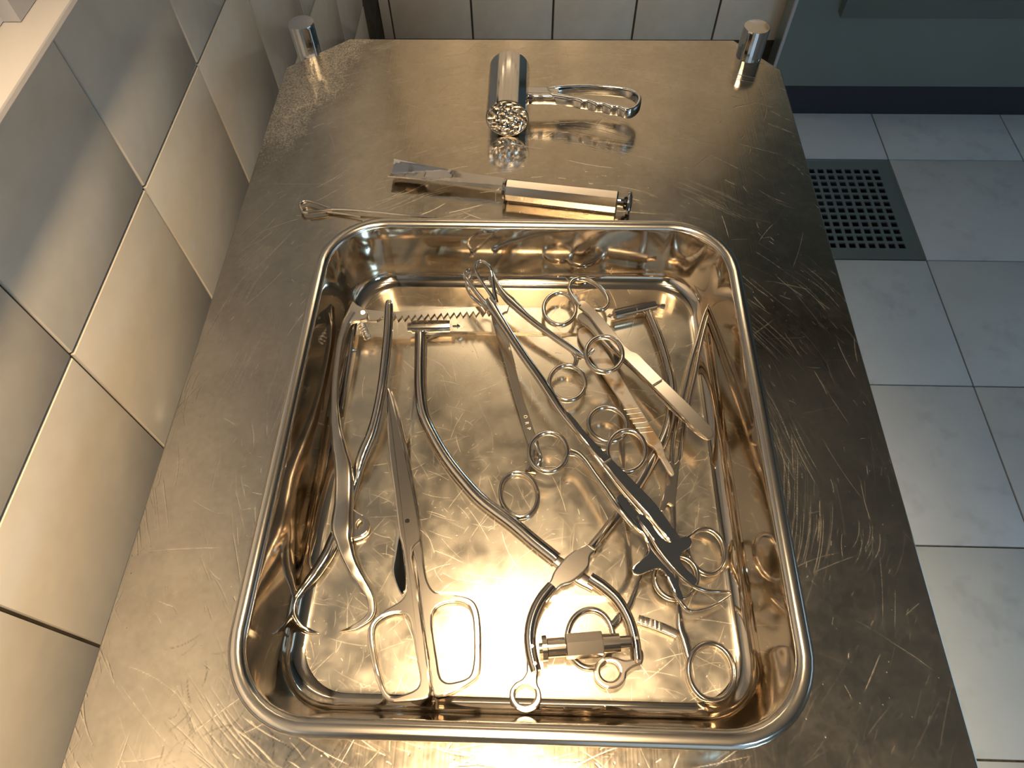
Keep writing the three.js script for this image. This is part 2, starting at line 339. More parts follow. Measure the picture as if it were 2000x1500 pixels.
/* ---------- steel cabinet beyond the trolley ---------- */
{
  const o = thing('steel_cabinet', 'dull grey-green steel cabinet on a plinth painted dark for shade behind the floor drain', 'cabinet');
  mesh('body', box(.597, 2.6, .085, 2.3, -.955, -.897, .003), M.cabinet, o);
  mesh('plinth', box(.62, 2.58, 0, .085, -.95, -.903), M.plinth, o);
  mesh('edge_highlight', box(.593, .6, .085, 2.3, -.899, -.893, .002), M.white, o);  // white strip painted in as the highlight along the cabinet edge
  mesh('door', box(.70, 2.2, .276, 2.25, -.897, -.872, .004), M.cabinetDoor, o);
}

/* ---------- trolley ---------- */
{
  const o = thing('instrument_trolley', 'scratched stainless steel trolley with cut corners and round leg stubs', 'trolley');
  const z1 = .9, c = .05, cx = .058;
  const out = [[-.25 + cx, 0], [.25 - cx + .018, 0], [.25, c], [.25, z1 - c], [.25 - cx, z1], [-.25 + cx, z1], [-.25, z1 - c], [-.25, c]];
  const s = new THREE.Shape(out.map((p) => new THREE.Vector2(p[0], -p[1])));
  const g = new THREE.ExtrudeGeometry(s, { depth: .028, bevelEnabled: true, bevelThickness: .001, bevelSize: .001, bevelOffset: -.001, bevelSegments: 2 });
  g.rotateX(-Math.PI / 2); g.translate(0, T - .029, 0);
  const p = g.attributes.position, uv = g.attributes.uv;
  for (let i = 0; i < p.count; i++) uv.setXY(i, (p.getX(i) + .25) / .5, p.getZ(i) / .9);
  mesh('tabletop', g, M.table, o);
  for (const [x, z] of [[-.2315, .021], [.2215, .026], [-.2295, z1 - .022], [.2295, z1 - .022]]) {
    const leg = mesh('leg', turned([x * 1000, 15, z * 1000], [x * 1000, 800, z * 1000], [[0, 0], [0, 13], [784, 13], [785.6, 12.3], [786, 0]]), M.chrome, o);
    mesh('rubber_foot', turned([x * 1000, 0, z * 1000], [x * 1000, 15, z * 1000], [[0, 0], [0, 16], [14, 16], [15, 13], [15, 0]]), M.dark, leg);
  }
  mesh('lower_shelf', box(-.235, .235, .25, .262, .03, z1 - .03, .002), M.satin, o);
}

/* ---------- tray ---------- */
const TC = [0.0002, .4857];
{
  const o = thing('instrument_tray', 'deep rectangular stainless steel tray with rolled rim holding the surgical instruments', 'tray');
  const loop = (hx, hz, r, y) => {
    const a = []; const K = 12;
    for (const [sx, sz, s0] of [[1, 1, 0], [-1, 1, 90], [-1, -1, 180], [1, -1, 270]]) for (let k = 0; k <= K; k++) {
      const t = (s0 + 90 * k / K) * Math.PI / 180; a.push([TC[0] + sx * (hx - r) + Math.cos(t) * r, T + y, TC[1] + sz * (hz - r) + Math.sin(t) * r]);
    }
    return a;
  };
  const loft = (L, capEnd) => {
    const n = L[0].length, pos = L.flat(2), idx = [];
    for (let i = 0; i < L.length - 1; i++) for (let j = 0; j < n; j++) { const a = i * n + j, b = i * n + (j + 1) % n; idx.push(a, a + n, b, b, a + n, b + n); }
    if (capEnd) { const l = L[L.length - 1], b = (L.length - 1) * n; capEnd === true ? pos.push(TC[0], l[0][1], TC[1]) : pos.push(...capEnd); const q = pos.length / 3 - 1; for (let j = 0; j < n; j++) idx.push(b + j, q, b + (j + 1) % n); }
    const g = new THREE.BufferGeometry(); g.setAttribute('position', new THREE.Float32BufferAttribute(pos, 3)); g.setIndex(idx); g.computeVertexNormals(); return g;
  };
  const HX = .1428, HZ = .1652, R = .040;
  const at = (d, y, r) => loop(HX - d, HZ - d, r ?? Math.max(.006, R - d), y);
  // inner walls down to the bottom fillet
  const walls = [at(0, .0525), at(.0006, .050), at(.0035, .035), at(.0068, .018)];
  for (let k = 0; k <= 6; k++) { const a = k / 6 * Math.PI / 2 * .96; walls.push(at(.0075 + .010 * (1 - Math.cos(a)), .0142 - .010 * Math.sin(a), R - .0075 - .004 * k / 6)); }
  mesh('wall', loft(walls), M.trayWall, o);
  // floor with a raised panel
  const P = [-.0765, .0660, .3835, .5765], pc = [(P[0] + P[1]) / 2 - TC[0], (P[2] + P[3]) / 2 - TC[1]];
  const shift = (l, k) => l.map((p) => [p[0] + pc[0] * k, p[1], p[2] + pc[1] * k]);
  const pl = (d, y) => shift(loop((P[1] - P[0]) / 2 + d, (P[3] - P[2]) / 2 + d, Math.max(.004, .018 + d), y), 1);
  const fl = [at(.0171, .0044, R - .0115), at(.0195, .0041, R - .0125), shift(loop(.098, .121, .022, .0040), .4), pl(.004, .0040), pl(.003, .00405), pl(.002, .0043), pl(.001, .0046), pl(0, .0048), pl(-.001, .0049), pl(-.03, .0049)];
  const fg = loft(fl); const last = fl[fl.length - 1];
  const cap = loft([last], [TC[0] + pc[0], T + .0049, TC[1] + pc[1]]);
  mesh('base', [fg, cap], M.pan, o);
  // rolled rim and the outside
  const rim = []; const rr = .0046;
  rim.push(at(0, .0525));
  for (let k = 0; k <= 14; k++) { const a = Math.PI - k / 14 * Math.PI * 1.2; rim.push(at(-(rr + .0003) - rr * Math.cos(a) , .0525 + rr * .62 * Math.sin(a) - (k > 8 ? (k - 8) * .0004 : 0), R + rr + rr * Math.cos(a))); }
  rim.push(at(-.0072, .0455, R + .007), at(-.006, .046, R + .006));
  mesh('rim', loft(rim), M.rim, o);
  const outer = [at(-.006, .046, R + .006), at(-.0012, .0495, R), at(.0023, .035), at(.0056, .018), at(.0085, .008), at(.0125, .0022), at(.018, .0003), at(.03, .0003, .02)];
  mesh('outside', loft(outer, true), M.trayWall, o);
}

/* ---------- instruments in the tray (points in mm: x, height, z, width) ---------- */
const ringOf = (pts, w = 3.2, t = 4.4) => sweep(pts, { closed: true, w, t, n: 2.4, per: 4, sides: 14 });
{ // large bone-holding forceps
  const o = thing('bone_forceps', 'large bone-holding forceps with curved claw jaws and toothed ratchet bar, left in tray', 'forceps');
  const a = mesh('handle_half', sweep([[-127.3,794.2,379.6,6],[-130.8,793.7,389.5,6],[-132.6,792.9,402.7,4.8],[-132.6,792,418.1,4.7],[-131.4,790.8,438.6,4.8],[-129.7,790,452.5,4.9],[-126.5,788.9,469.8,6.6],[-121,787.7,488.2,9.2],[-116.3,786.7,502.4,11.4],[-113.8,784,522.6,11.5],[-112.4,784,539.6,12.9],[-109.4,783,549.8,9.5],[-102.4,782,563.8,6.6],[-95,781,573.6,5],[-88.9,780,583,4.1],[-88.3,779,591.1,3.8],[-95.8,778,597.5,2.7],[-105.8,776,600.9,0.8]], { t: 8, n: 5, per: 8, sides: 32, taper: .95 }), M.satin, o);
  mesh('hinge_lobe', plate([[-128.5,794,369],[-124.1,794,372.8],[-119.1,794,375.5],[-116,794,379.3],[-115.6,794,384.9],[-119.8,794,386.8],[-125,794,387.4],[-127.8,794,389.3],[-130.3,794,392.5],[-133.2,794,392.6],[-132.9,794,385.2],[-130.8,794,376.7]], { t: 4, bevel: .8 }), M.satin, a);
  mesh('rivet', turned([[-119.4,795.5,380],[-119.4,795.5,380]][0], [0, 0, 0].map((v, i) => [[-119,796.6,380.8]][0][i] + (i === 1 ? 1 : 0)), [[0, 0], [0, 1.6], [1, 1.5], [1.3, 0]]), M.satin, a);
  mesh('handle_half', sweep([[-100.5,799.1,371.6,4.1],[-100.1,798.6,375.9,6],[-98.6,796.7,394,6.7],[-98.1,794.6,412.6,6.7],[-98.2,791.8,436.5,6.4],[-98.9,790.1,450,6.2],[-100.2,788.3,464.2,6.4],[-102.3,786.6,476.7,7.1],[-105.1,785.3,486,7.5],[-107.4,784,495.5,7.1],[-111.2,777.5,509.2,7.1],[-114,777.5,530.5,7.9],[-117.9,778,546.3,8.1],[-120.2,778.5,555.1,7.7],[-124.7,779,565.6,6.9],[-130.9,779,576.4,5.4],[-134.3,779,583.2,4.3],[-134.6,779,589.9,3.8],[-131.4,778.5,595.9,3.8],[-125.4,777.5,600.2,2.9],[-118.1,776,602,0.8]], { t: 7.5, n: 2.6, per: 8, sides: 20, taper: .95 }), M.steel, o);
  mesh('lug', plate([[-110.1,778,525],[-105,778,527.7],[-99.2,778,531],[-96.3,778,535.8],[-97.2,778,541.2],[-101.9,778,544.6],[-107.7,778,545.1]], { t: 5, bevel: .9, holes: [[[-104.5,778,535.9],[-102.9,778,533.2],[-100.7,778,534.5],[-101.3,778,537.6],[-103,778,539.3]]] }), M.satin, o);
  mesh('spring_leaf', sweep([[-127,789,386,2.3],[-126.5,786.8,405.6,2.2],[-126.7,783.9,430,2.2],[-126.7,781,453.1,1.8]], { t: 1.4, n: 4 }), M.steel, o);
  { // coil spring under the hinge lobe
    const p = [[-122.2,785,383],[-115.9,785,395]], q = [];
    for (let k = 0; k <= 48; k++) { const t = k / 48, an = t * 5 * 2 * Math.PI; const dx = p[1][0] - p[0][0], dz = p[1][2] - p[0][2], L = Math.hypot(dx, dz); q.push([p[0][0] + dx * t - dz / L * Math.cos(an) * 2.4, p[0][1] + Math.sin(an) * 2.4, p[0][2] + dz * t + dx / L * Math.cos(an) * 2.4, 1]); }
    mesh('coil_spring', sweep(q, { t: 1, per: 2, sides: 8 }), M.steel, o);
  }
  const top = [[-119.9,791,374.2],[-106,791,375.6],[-97.1,791,376.2],[-67.3,791,373],[-30.8,791,369.8],[-12.2,791,368.3],[-13.5,791,374.3],[-16.1,791,375.3]], low = [];
  const e = [[-17.6,791,375.8],[-107.9,791,384.4]], n = 19;
  for (let k = 0; k < n; k++) { const f = (t) => [lerp(e[0][0], e[1][0], t), e[0][1], lerp(e[0][2], e[1][2], t)]; const p = f(k / n), r = f((k + .12) / n); low.push([p[0], p[1], p[2] + 1.4], [r[0] - 1.4, r[1], r[2] - 3]); }
  mesh('ratchet_bar', plate([...top, ...low, ...[[-109.4,791,384.4],[-118.5,791,384.6]]], { t: 3, bevel: .3, sub: 0 }), M.satin, o);
}
{ // heavy scissors with squared finger loops
  const o = thing('heavy_scissors', 'large scissors with squared finger loops and long straight blades, beside the bone forceps', 'scissors');
  const a = mesh('blade_half', plate([[-96,785,437.4],[-93.8,784.9,440.2],[-84.5,784.3,466.5],[-77.2,783.8,489.2],[-70.9,783.2,510.8],[-66,782.8,528],[-63.1,782.4,541.3],[-62.9,782.3,546.5],[-66.9,782.2,551.8],[-62.8,781.6,570.6],[-58.4,781.1,587.6],[-53,780.4,610.7],[-48.8,779.8,629.3],[-48.2,779.6,632.8],[-49.4,779.6,635.4],[-52.4,779.5,636.8],[-62.1,779.5,638.1],[-70.9,779.5,638.3],[-75,779.6,635.6],[-80.1,779.9,626.9],[-84.9,780.3,614.5],[-88.1,780.7,603.7],[-87.6,780.9,598],[-84.3,781,593.2],[-77.9,781.1,588.1],[-70,781.3,582.6],[-67.8,781.5,576.2],[-69.8,781.8,563.6],[-73.9,782.3,548.4],[-75.6,782.4,544.2],[-82.5,783.2,514.5],[-87.7,783.7,493.1],[-92.1,784.3,470.5],[-94.7,784.7,450.8]],
    { t: 4, bevel: 1.1, sub: 3, holes: [[[-85,779.5,601.4],[-84.4,779.5,597],[-80.9,779.5,593.4],[-73.6,779.5,590.6],[-67.1,779.5,591],[-64.1,779.5,594.2],[-61.7,779.5,602.2],[-57.6,779.5,617],[-55.1,779.5,627.1],[-56.5,779.5,631.1],[-63.9,779.5,634.5],[-69.5,779.5,635.7],[-73.2,779.5,633.6],[-77.4,779.5,625.7],[-82.3,779.5,612.7]]] }), M.satin, o);
  mesh('screw', turned([[-71.7,783.8,534.3]][0], [[-71.5,785,534.7]].map((p) => [[[-71.7,783.8,534.3]][0][0], p[1], [[-71.7,783.8,534.3]][0][2]])[0], [[0, 0], [0, 1.9], [.7, 1.7], [.9, 0]]), M.steel, a);
  mesh('blade_half', plate([[-94,781.5,437.3],[-88.7,781.3,448.8],[-83.1,781,464.7],[-77.2,780.7,483.9],[-71.2,780.3,505.9],[-65.8,779.9,526.8],[-62,779.5,546.2],[-58.6,779.1,562.5],[-55.5,778.9,572.1],[-51,778.8,577.2],[-40.1,778.7,578.5],[-30.1,778.7,580.3],[-25.6,778.6,584.4],[-23,778.4,592.9],[-21.6,778,609.5],[-22.1,777.7,622.7],[-26.8,777.6,627.1],[-36.3,777.5,632.4],[-44.2,777.4,635],[-47.2,777.5,633.8],[-51.3,777.9,616.6],[-57,778.4,593.8],[-61.7,778.9,573.2],[-66.4,779.3,553.5],[-72.5,779.4,550.4],[-76.1,779.5,543.9],[-82.1,780.1,516.8],[-88.6,780.7,484.1]],
    { t: 4, bevel: 1.1, sub: 3, holes: [[[-51.4,776.6,593.2],[-51.2,776.6,588.5],[-47,776.6,584.4],[-37.8,776.6,582.7],[-31.2,776.6,584.4],[-28.2,776.6,589.4],[-26.2,776.6,602.8],[-25.9,776.6,618.8],[-27.9,776.6,624],[-35.3,776.6,626.9],[-40.3,776.6,627.3],[-43.7,776.6,625],[-46.6,776.6,614.9],[-50.1,776.6,601.3]]] }), M.satin, o);
  mesh('blade_heel', plate([[-77,776,541],[-78.3,776,555.3],[-78.5,776,564.3],[-75.3,776,572.7],[-71.2,776,578.5],[-69.4,776,574.8],[-71.3,776,560.6],[-74.7,776,546.7]], { t: 2.2, bevel: .6 }), M.mirror, o);
}
{ // traction tongs: two curved tube arms crossing at a riveted plate
  const o = thing('traction_tongs', 'two-armed curved traction tongs with cross pins at the tips and a spreader screw', 'tongs');
  const tip = (p, n0, n1, left) => {
    const b = mesh('pin_barrel', turned(p[0], p[1], left, 24), M.steel, o);
    mesh('pin', turned(p[2], p[3], [[0, 0], [0, .9], [n1 - 2.6, .9], [n1 - 2.6, 1.9], [n1, .1]], 10), M.steel, b);
    return b;
  };
  tip([[-87.6,783,383.3],[-54,783,381.8],[-54.3,783,381.8],[-48.6,783,381.7]], 0, 6, [[0, 0], [0, 3.4], [2.5, 3.4], [2.5, 4], [3.4, 4], [3.4, 5], [14.5, 5], [14.5, 4.5], [15, 4.5], [15, 4.9], [31.5, 4.4], [32, 0]]);
  tip([[98.4,781,357.9],[66.1,781,367.7],[66.5,781,367.7],[61.4,781,369.2]], 0, 5.5, [[0, 0], [0, 3.6], [8, 4], [8, 4.3], [16, 4.3], [16, 3.9], [16.5, 3.9], [16.5, 4.3], [32.5, 4.3], [33.5, 3], [33.5, 0]]);
  mesh('pin', turned([[97.6,781,357.9]][0], [[106.1,781,359.2]][0], [[0, 0], [0, 1.4], [5, 1.4], [5, 2], [8, 2], [8.2, 0]], 10), M.steel, o);
  const arm = { t: 8, n: 2, per: 8, sides: 20 };
  mesh('arm', sweep([[-78.9,780.5,380.9,8.1],[-77.6,780.4,394.8,8.3],[-75.7,780.3,418.1,8.1],[-73.5,780.2,437.4,8.2],[-69.1,780.1,456.7,8.2],[-61.7,780,471.6,8],[-51.4,779.8,488.2,8.1],[-38.7,779.7,504.2,8.1],[-26.2,779.5,517.4,8.3],[-5.9,779.3,532.5,8.5],[9.2,779.1,545.1,8.6],[22.2,779,555.2,8.5]], { ...arm, taper: 1 }), M.steel, o);
  mesh('joint_bar', sweep([[20.1,777.5,553.8,5.7],[27.9,777.5,559.7,7.6],[35.7,777.5,565.5,8.1],[44.8,777.5,570.9,6.8]], { t: 3.4, n: 4 }), M.satin, o);
  mesh('arm', sweep([[42.4,782,566.9,6.8],[50.5,782,572.3,6.8],[58.1,782,579.6,6.4],[63.8,782,589.8,6.1],[66.7,782,601,6.1],[67.6,782,613.7,6.1]], { ...arm, t: 6.6 }), M.steel, o);
  mesh('eye', plate([[70.8,781,607.7],[70.3,781,614.9],[65.5,781,616.9],[61.3,781,620],[60.5,781,623.2],[57.8,781,626.5],[53.4,781,628.5],[48.3,781,628.1],[44.4,781,625.2],[42.8,781,620.7],[44.2,781,615.8],[48.1,781,612.7],[52.8,781,611.7],[57.1,781,612.5],[61.1,781,613.5],[64.7,781,612.3],[66.7,781,608.3]], { t: 4.2, bevel: 1.1, holes: [[[57.3,781,619.5],[56.8,781,621.5],[55.5,781,623.2],[53.7,781,624.4],[51.6,781,624.8],[49.5,781,624.5],[47.8,781,623.4],[46.7,781,621.8],[46.3,781,619.8],[46.8,781,617.8],[48.1,781,616.1],[49.9,781,615],[52.1,781,614.5],[54.1,781,614.9],[55.9,781,615.9],[57,781,617.6]]] }), M.satin, o);
  mesh('arm', sweep([[93.1,780,364,6.2],[98.6,780,385.8,6.3],[102.9,780,410.2,6.3],[104.6,780,427.5,6.5],[102.8,780,446.3,6.8],[98.5,780,462.8,7],[91.7,780,478.1,7.2],[83.8,780,491.4,7.5],[75.8,780,504.7,7.3],[65.3,780,521.2,7.2],[52.5,780,537.8,6.8],[43.5,783,549.5,6.9]], { ...arm, t: 6.6 }), M.steel, o);
  mesh('joint_plate', plate([[46.6,782.5,544.1],[37.6,782.5,548.2],[29.3,782.5,553.8],[23.6,782.5,560],[20.5,782.5,564.2],[18,782.5,570.1],[12.5,782.5,577.6],[15.6,782.5,582.9],[19.8,782.5,578.3],[24.4,782.5,573],[30.9,782.5,570.4],[37.2,782.5,565.6],[41.7,782.5,560.2],[42.8,782.5,553.9],[50.9,782.5,546.6]], { t: 3.6, bevel: 1 }), M.satin, o);
  mesh('rivet', turned([[31.3,784,561.8]][0], [[[31.3,784,561.8]][0][0], 790, [[31.3,784,561.8]][0][2]], [[0, 0], [0, 2.4], [.5, 2.3], [.9, 0]]), M.satin, o);
  mesh('arm', sweep([[19.2,783,572.7,6.7],[12.5,783,581.3,7],[8.1,783,591.1,6.9],[6.4,783,602.1,6.8],[7.7,783,612.4,6.7],[10.2,783,620.8,6.3]], { ...arm, t: 7 }), M.steel, o);
  for (const p of [[7.7,786.2,608],[9.5,786.2,617.3],[67.8,786.2,602],[67,786.2,614.2]]) mesh('rivet', turned(p, [p[0], p[1] + 1, p[2]], [[0, 0], [0, 1.1], [.5, 1], [.8, 0]], 12), M.satin, o);
  mesh('eye', plate([[5.2,781,614.9],[4.7,781,620.9],[2.4,781,624.7],[-1.5,781,627],[-4.3,781,631],[-4.2,781,635.5],[-0.9,781,640],[4.5,781,642.2],[10.1,781,640.3],[13.2,781,636],[12.9,781,630.8],[11.1,781,626.9],[11.6,781,620.2],[12.8,781,617.4]], { t: 3.8, bevel: 1, holes: [[[10,781,632.7],[9.6,781,634.7],[8.4,781,636.5],[6.6,781,637.6],[4.4,781,638.1],[2.2,781,637.8],[0.4,781,636.7],[-0.9,781,635],[-1.4,781,633],[-1,781,631],[0.2,781,629.3],[2,781,628.1],[4.2,781,627.6],[6.4,781,628],[8.3,781,629.1],[9.6,781,630.7]]] }), M.satin, o);
  const sc = [[11.7,785.8,609.2],[63.7,785.8,604]], L = Math.hypot(sc[1][0] - sc[0][0], sc[1][2] - sc[0][2]);
  const s = mesh('spreader_screw', turned(sc[0], sc[1], [[0, 0], [0, 3], [1.8, 3], [1.8, 7], [4.6, 7], [4.6, 4.4], [5, 5.4], [14.8, 5.4], [14.8, 4], [36, 4], [36, 5.2], [46, 5.2], [46, 3.4], [L, 3.4], [L, 0]].map(([d, r]) => [d, r])), M.steel, o);
  const hx = (t) => [lerp(sc[0][0], sc[1][0], t), sc[0][1], lerp(sc[0][2], sc[1][2], t)];
  mesh('hex_nut', turned(hx(15 / L), hx(1), [[0, 0], [0, 6.6], [.6, 7.2], [20.8, 7.2], [21.4, 6.6], [21.4, 0]], 6, true), M.satin, s);
}
{ // ring-handled holding forceps with looped jaws (short one)
  const o = thing('sponge_forceps', 'slim ring-handled forceps, its closed shaft running to two rings beside the straight scissors', 'forceps');
  mesh('shaft', sweep([[-25.9,794,339.6,1.6],[-21.6,793.6,350.3,3.1],[-16.3,792.9,359.4,5.8],[-11.1,792.3,365.2,7.3],[-5.6,791.7,370.9,6.5],[5.1,790.5,381.6,4.9],[22,788.7,395.2,4.8],[36.8,787.2,406.4,5.2],[41.1,786.7,410.4,4.4]], { t: 4.6, n: 2.6, per: 8 }), M.steel, o);
  mesh('jaw', sweep([[-26.6,796,338.3,1.2],[-28,794,345.2,1.2],[-23.8,792,353.9,1.5],[-16.7,790,359.1,1.9]], { t: 2.4 }), M.steel, o);
  mesh('box_lock', turned([[-11.5,792.5,365.3]][0], [[[-11.5,792.5,365.3]][0][0], 800, [[-11.5,792.5,365.3]][0][2]], [[0, 0], [0, 2.4], [.4, 2.2], [.5, 0]]), M.satin, o);
  mesh('shank', sweep([[37.1,787.4,407.4,3.7],[41.9,789.5,411.8,3.3],[46.1,792.1,410.4,2.9],[48.9,794,408.2,2.9]], { t: 4 }), M.steel, o);
  mesh('ring', ringOf([[67.7,795.5,418.5],[64.9,795.5,423.4],[60.8,795.5,426.7],[56,795.5,428],[51.1,795.5,427.2],[47,795.5,424.2],[44.1,795.5,419.6],[43,795.5,414],[43.8,795.5,408.3],[46.5,795.5,403.3],[50.7,795.5,399.8],[55.6,795.5,398.4],[60.6,795.5,399.3],[64.9,795.5,402.4],[67.7,795.5,407.2],[68.6,795.5,412.8]]), M.steel, o);
  mesh('shank', sweep([[34.3,786,403.9,4.1],[37.2,785,410.3,3.7],[35.7,784,416.6,3.3]], { t: 3.6 }), M.steel, o);
  mesh('ring', ringOf([[42.1,783,434.7],[39.5,783,439.5],[35.6,783,442.8],[30.9,783,444.1],[26.1,783,443.3],[21.9,783,440.5],[19,783,436.1],[17.8,783,430.6],[18.5,783,425],[21.1,783,420.1],[25.1,783,416.6],[29.9,783,415.2],[34.9,783,416],[39.1,783,419],[41.9,783,423.6],[43,783,429.1]]), M.steel, o);
}
{ // long forceps with looped jaws
  const o = thing('loop_jaw_forceps', 'long forceps with open wire-loop jaws resting across the ratchet bar and the thin flat forceps', 'forceps');
  mesh('shaft', sweep([[-27.7,801.2,371,5.6],[-24.8,800.8,376.4,8.2],[-18.9,800.1,386.8,7],[-10.7,799.1,400.9,6.2],[-1,797.9,417,5.9],[12.1,796.3,437.2,6],[23.9,794.7,457,5.8],[32.7,793.6,469.8,5.1],[41.6,793,479.9,4.4],[50.3,793,487.2,4.3]], { t: 5.2, n: 2.6, per: 8 }), M.steel, o);
  mesh('jaw_loop', sweep([[-24.7,801,379.3,3.7],[-32.6,801,369.6,3.6],[-40.8,801,357.2,3.4],[-45.7,800,348.5,3.3],[-46.2,798,342.3,3.1],[-43.8,796,338.5,2.7],[-42.9,792,339.2,2.7],[-45.5,788,346,2.7],[-41.8,788,355.9,2.7],[-31.6,792,369.1,3],[-24.1,798,378.4,3.4]], { t: 3, per: 8 }), M.steel, o);
  mesh('jaw_loop', sweep([[-22.6,803,373.3,3],[-25.8,804,367.6,2.8],[-31.3,806,360.2,2.4],[-35.7,808,353.2,2.3],[-37.9,809,347.7,1.9],[-36.9,810,343.6,1.9],[-34,810,341.6,1.9],[-29.7,810,343.5,2.1],[-26.5,809,348,2.3],[-24.7,806,355.7,2.6],[-22.9,804,366.6,3],[-21.1,802,374.4,3]], { t: 2.8, per: 8 }), M.mirror, o);
  mesh('shank', sweep([[23.4,791.3,456.3,3.1],[30.9,789.8,467.1,2.7],[36.9,788.5,477,2.4],[39.6,788,480.5,2.7]], { t: 3 }), M.steel, o);
  mesh('shank', sweep([[46.5,793,482.8,5.4],[51.7,793,485,7.3],[56.4,793,485.6,5.3]], { t: 3.6, n: 3 }), M.satin, o);
  mesh('ring', ringOf([[79.7,793.5,487.2],[78.4,793.5,492.8],[75.4,793.5,497.6],[71.3,793.5,500.7],[66.6,793.5,501.9],[62.1,793.5,500.9],[58.3,793.5,497.9],[55.9,793.5,493.3],[55.2,793.5,487.7],[56.4,793.5,482],[59.3,793.5,477.1],[63.5,793.5,473.7],[68.4,793.5,472.5],[73.1,793.5,473.5],[76.9,793.5,476.7],[79.2,793.5,481.5]]), M.steel, o);
  mesh('ring', ringOf([[69.3,787,468.2],[67,787,472.7],[63.2,787,475.9],[58.5,787,477.4],[53.5,787,477],[49,787,474.7],[45.7,787,470.9],[44.1,787,466.1],[44.4,787,461],[46.6,787,456.5],[50.5,787,453.1],[55.4,787,451.5],[60.5,787,451.9],[65,787,454.3],[68.3,787,458.3],[69.8,787,463.2]]), M.steel, o);
}
{ // thin flat forceps with one finger ring in view
  const o = thing('flat_forceps', 'thin flat-shanked forceps marked with small letters, its ring on the bare tray floor', 'forceps');
  const sh = mesh('shank', plate([[-27.6,785,361.2],[-22.4,784,377.7],[-15.2,783.3,387.4],[-10.3,782.5,400.5],[-2,780.2,436],[7.7,778,467.2],[11,777.1,479.5],[7.2,776.9,484.1],[2.9,777.7,473.8],[-7,780.1,440.6],[-16.8,782.4,405.1],[-24.6,784,378.7]], { t: 2.4, bevel: .4, sub: 3 }), M.satin, o);
  mesh('screw', turned([[-10.9,783.9,401.5]][0], [[[-10.9,783.9,401.5]][0][0], 800, [[-10.9,783.9,401.5]][0][2]], [[0, 0], [0, 1.1], [.4, 1], [.5, 0]], 12), M.mark, sh);
  mesh('twisted_neck', sweep([[7.8,778,473.9,4.9],[9.9,779,480.5,3.1],[12,780,487,2.4],[10,779,491.1,3.8],[8,778,492.9,3.4]], { t: 3, n: 3 }), M.mirror, o);
  mesh('neck', sweep([[7.5,777.5,480.6,3.5],[7.3,777.5,488.9,4.1],[5.3,777.5,496.4,7.5]], { t: 3.4, n: 3 }), M.steel, o);
  mesh('ring', ringOf([[9.8,777.5,509.2],[10.4,777.5,515.2],[9,777.5,520.8],[6.1,777.5,525.1],[2,777.5,527.4],[-2.6,777.5,527.6],[-7.2,777.5,525.4],[-10.9,777.5,521.4],[-13.3,777.5,515.9],[-14,777.5,509.9],[-12.9,777.5,504.1],[-9.9,777.5,499.7],[-5.8,777.5,497.1],[-0.9,777.5,497],[3.7,777.5,499.3],[7.5,777.5,503.6]], 3, 4), M.steel, o);
  const font = await new FontLoader().loadAsync('fonts/droid/droid_sans_regular.typeface.json');
  const at = [[1.6,780.2,455.7],[2.7,779.9,460.7],[4.2,779.6,464.9]], dir = Math.atan2(at[2][2] - at[0][2], at[2][0] - at[0][0]);
  ['O', 'R', 'P'].forEach((ch, k) => {
    const g = new TextGeometry(ch, { font, size: .0025, depth: .00012, curveSegments: 3 }); g.rotateX(-Math.PI / 2); g.translate(-.001, 0, .0015); g.rotateY(-dir);
    g.translate(at[k][0] / 1000, at[k][1] / 1000, at[k][2] / 1000); mesh('engraved_letter', g, M.mark, sh);
  });
}
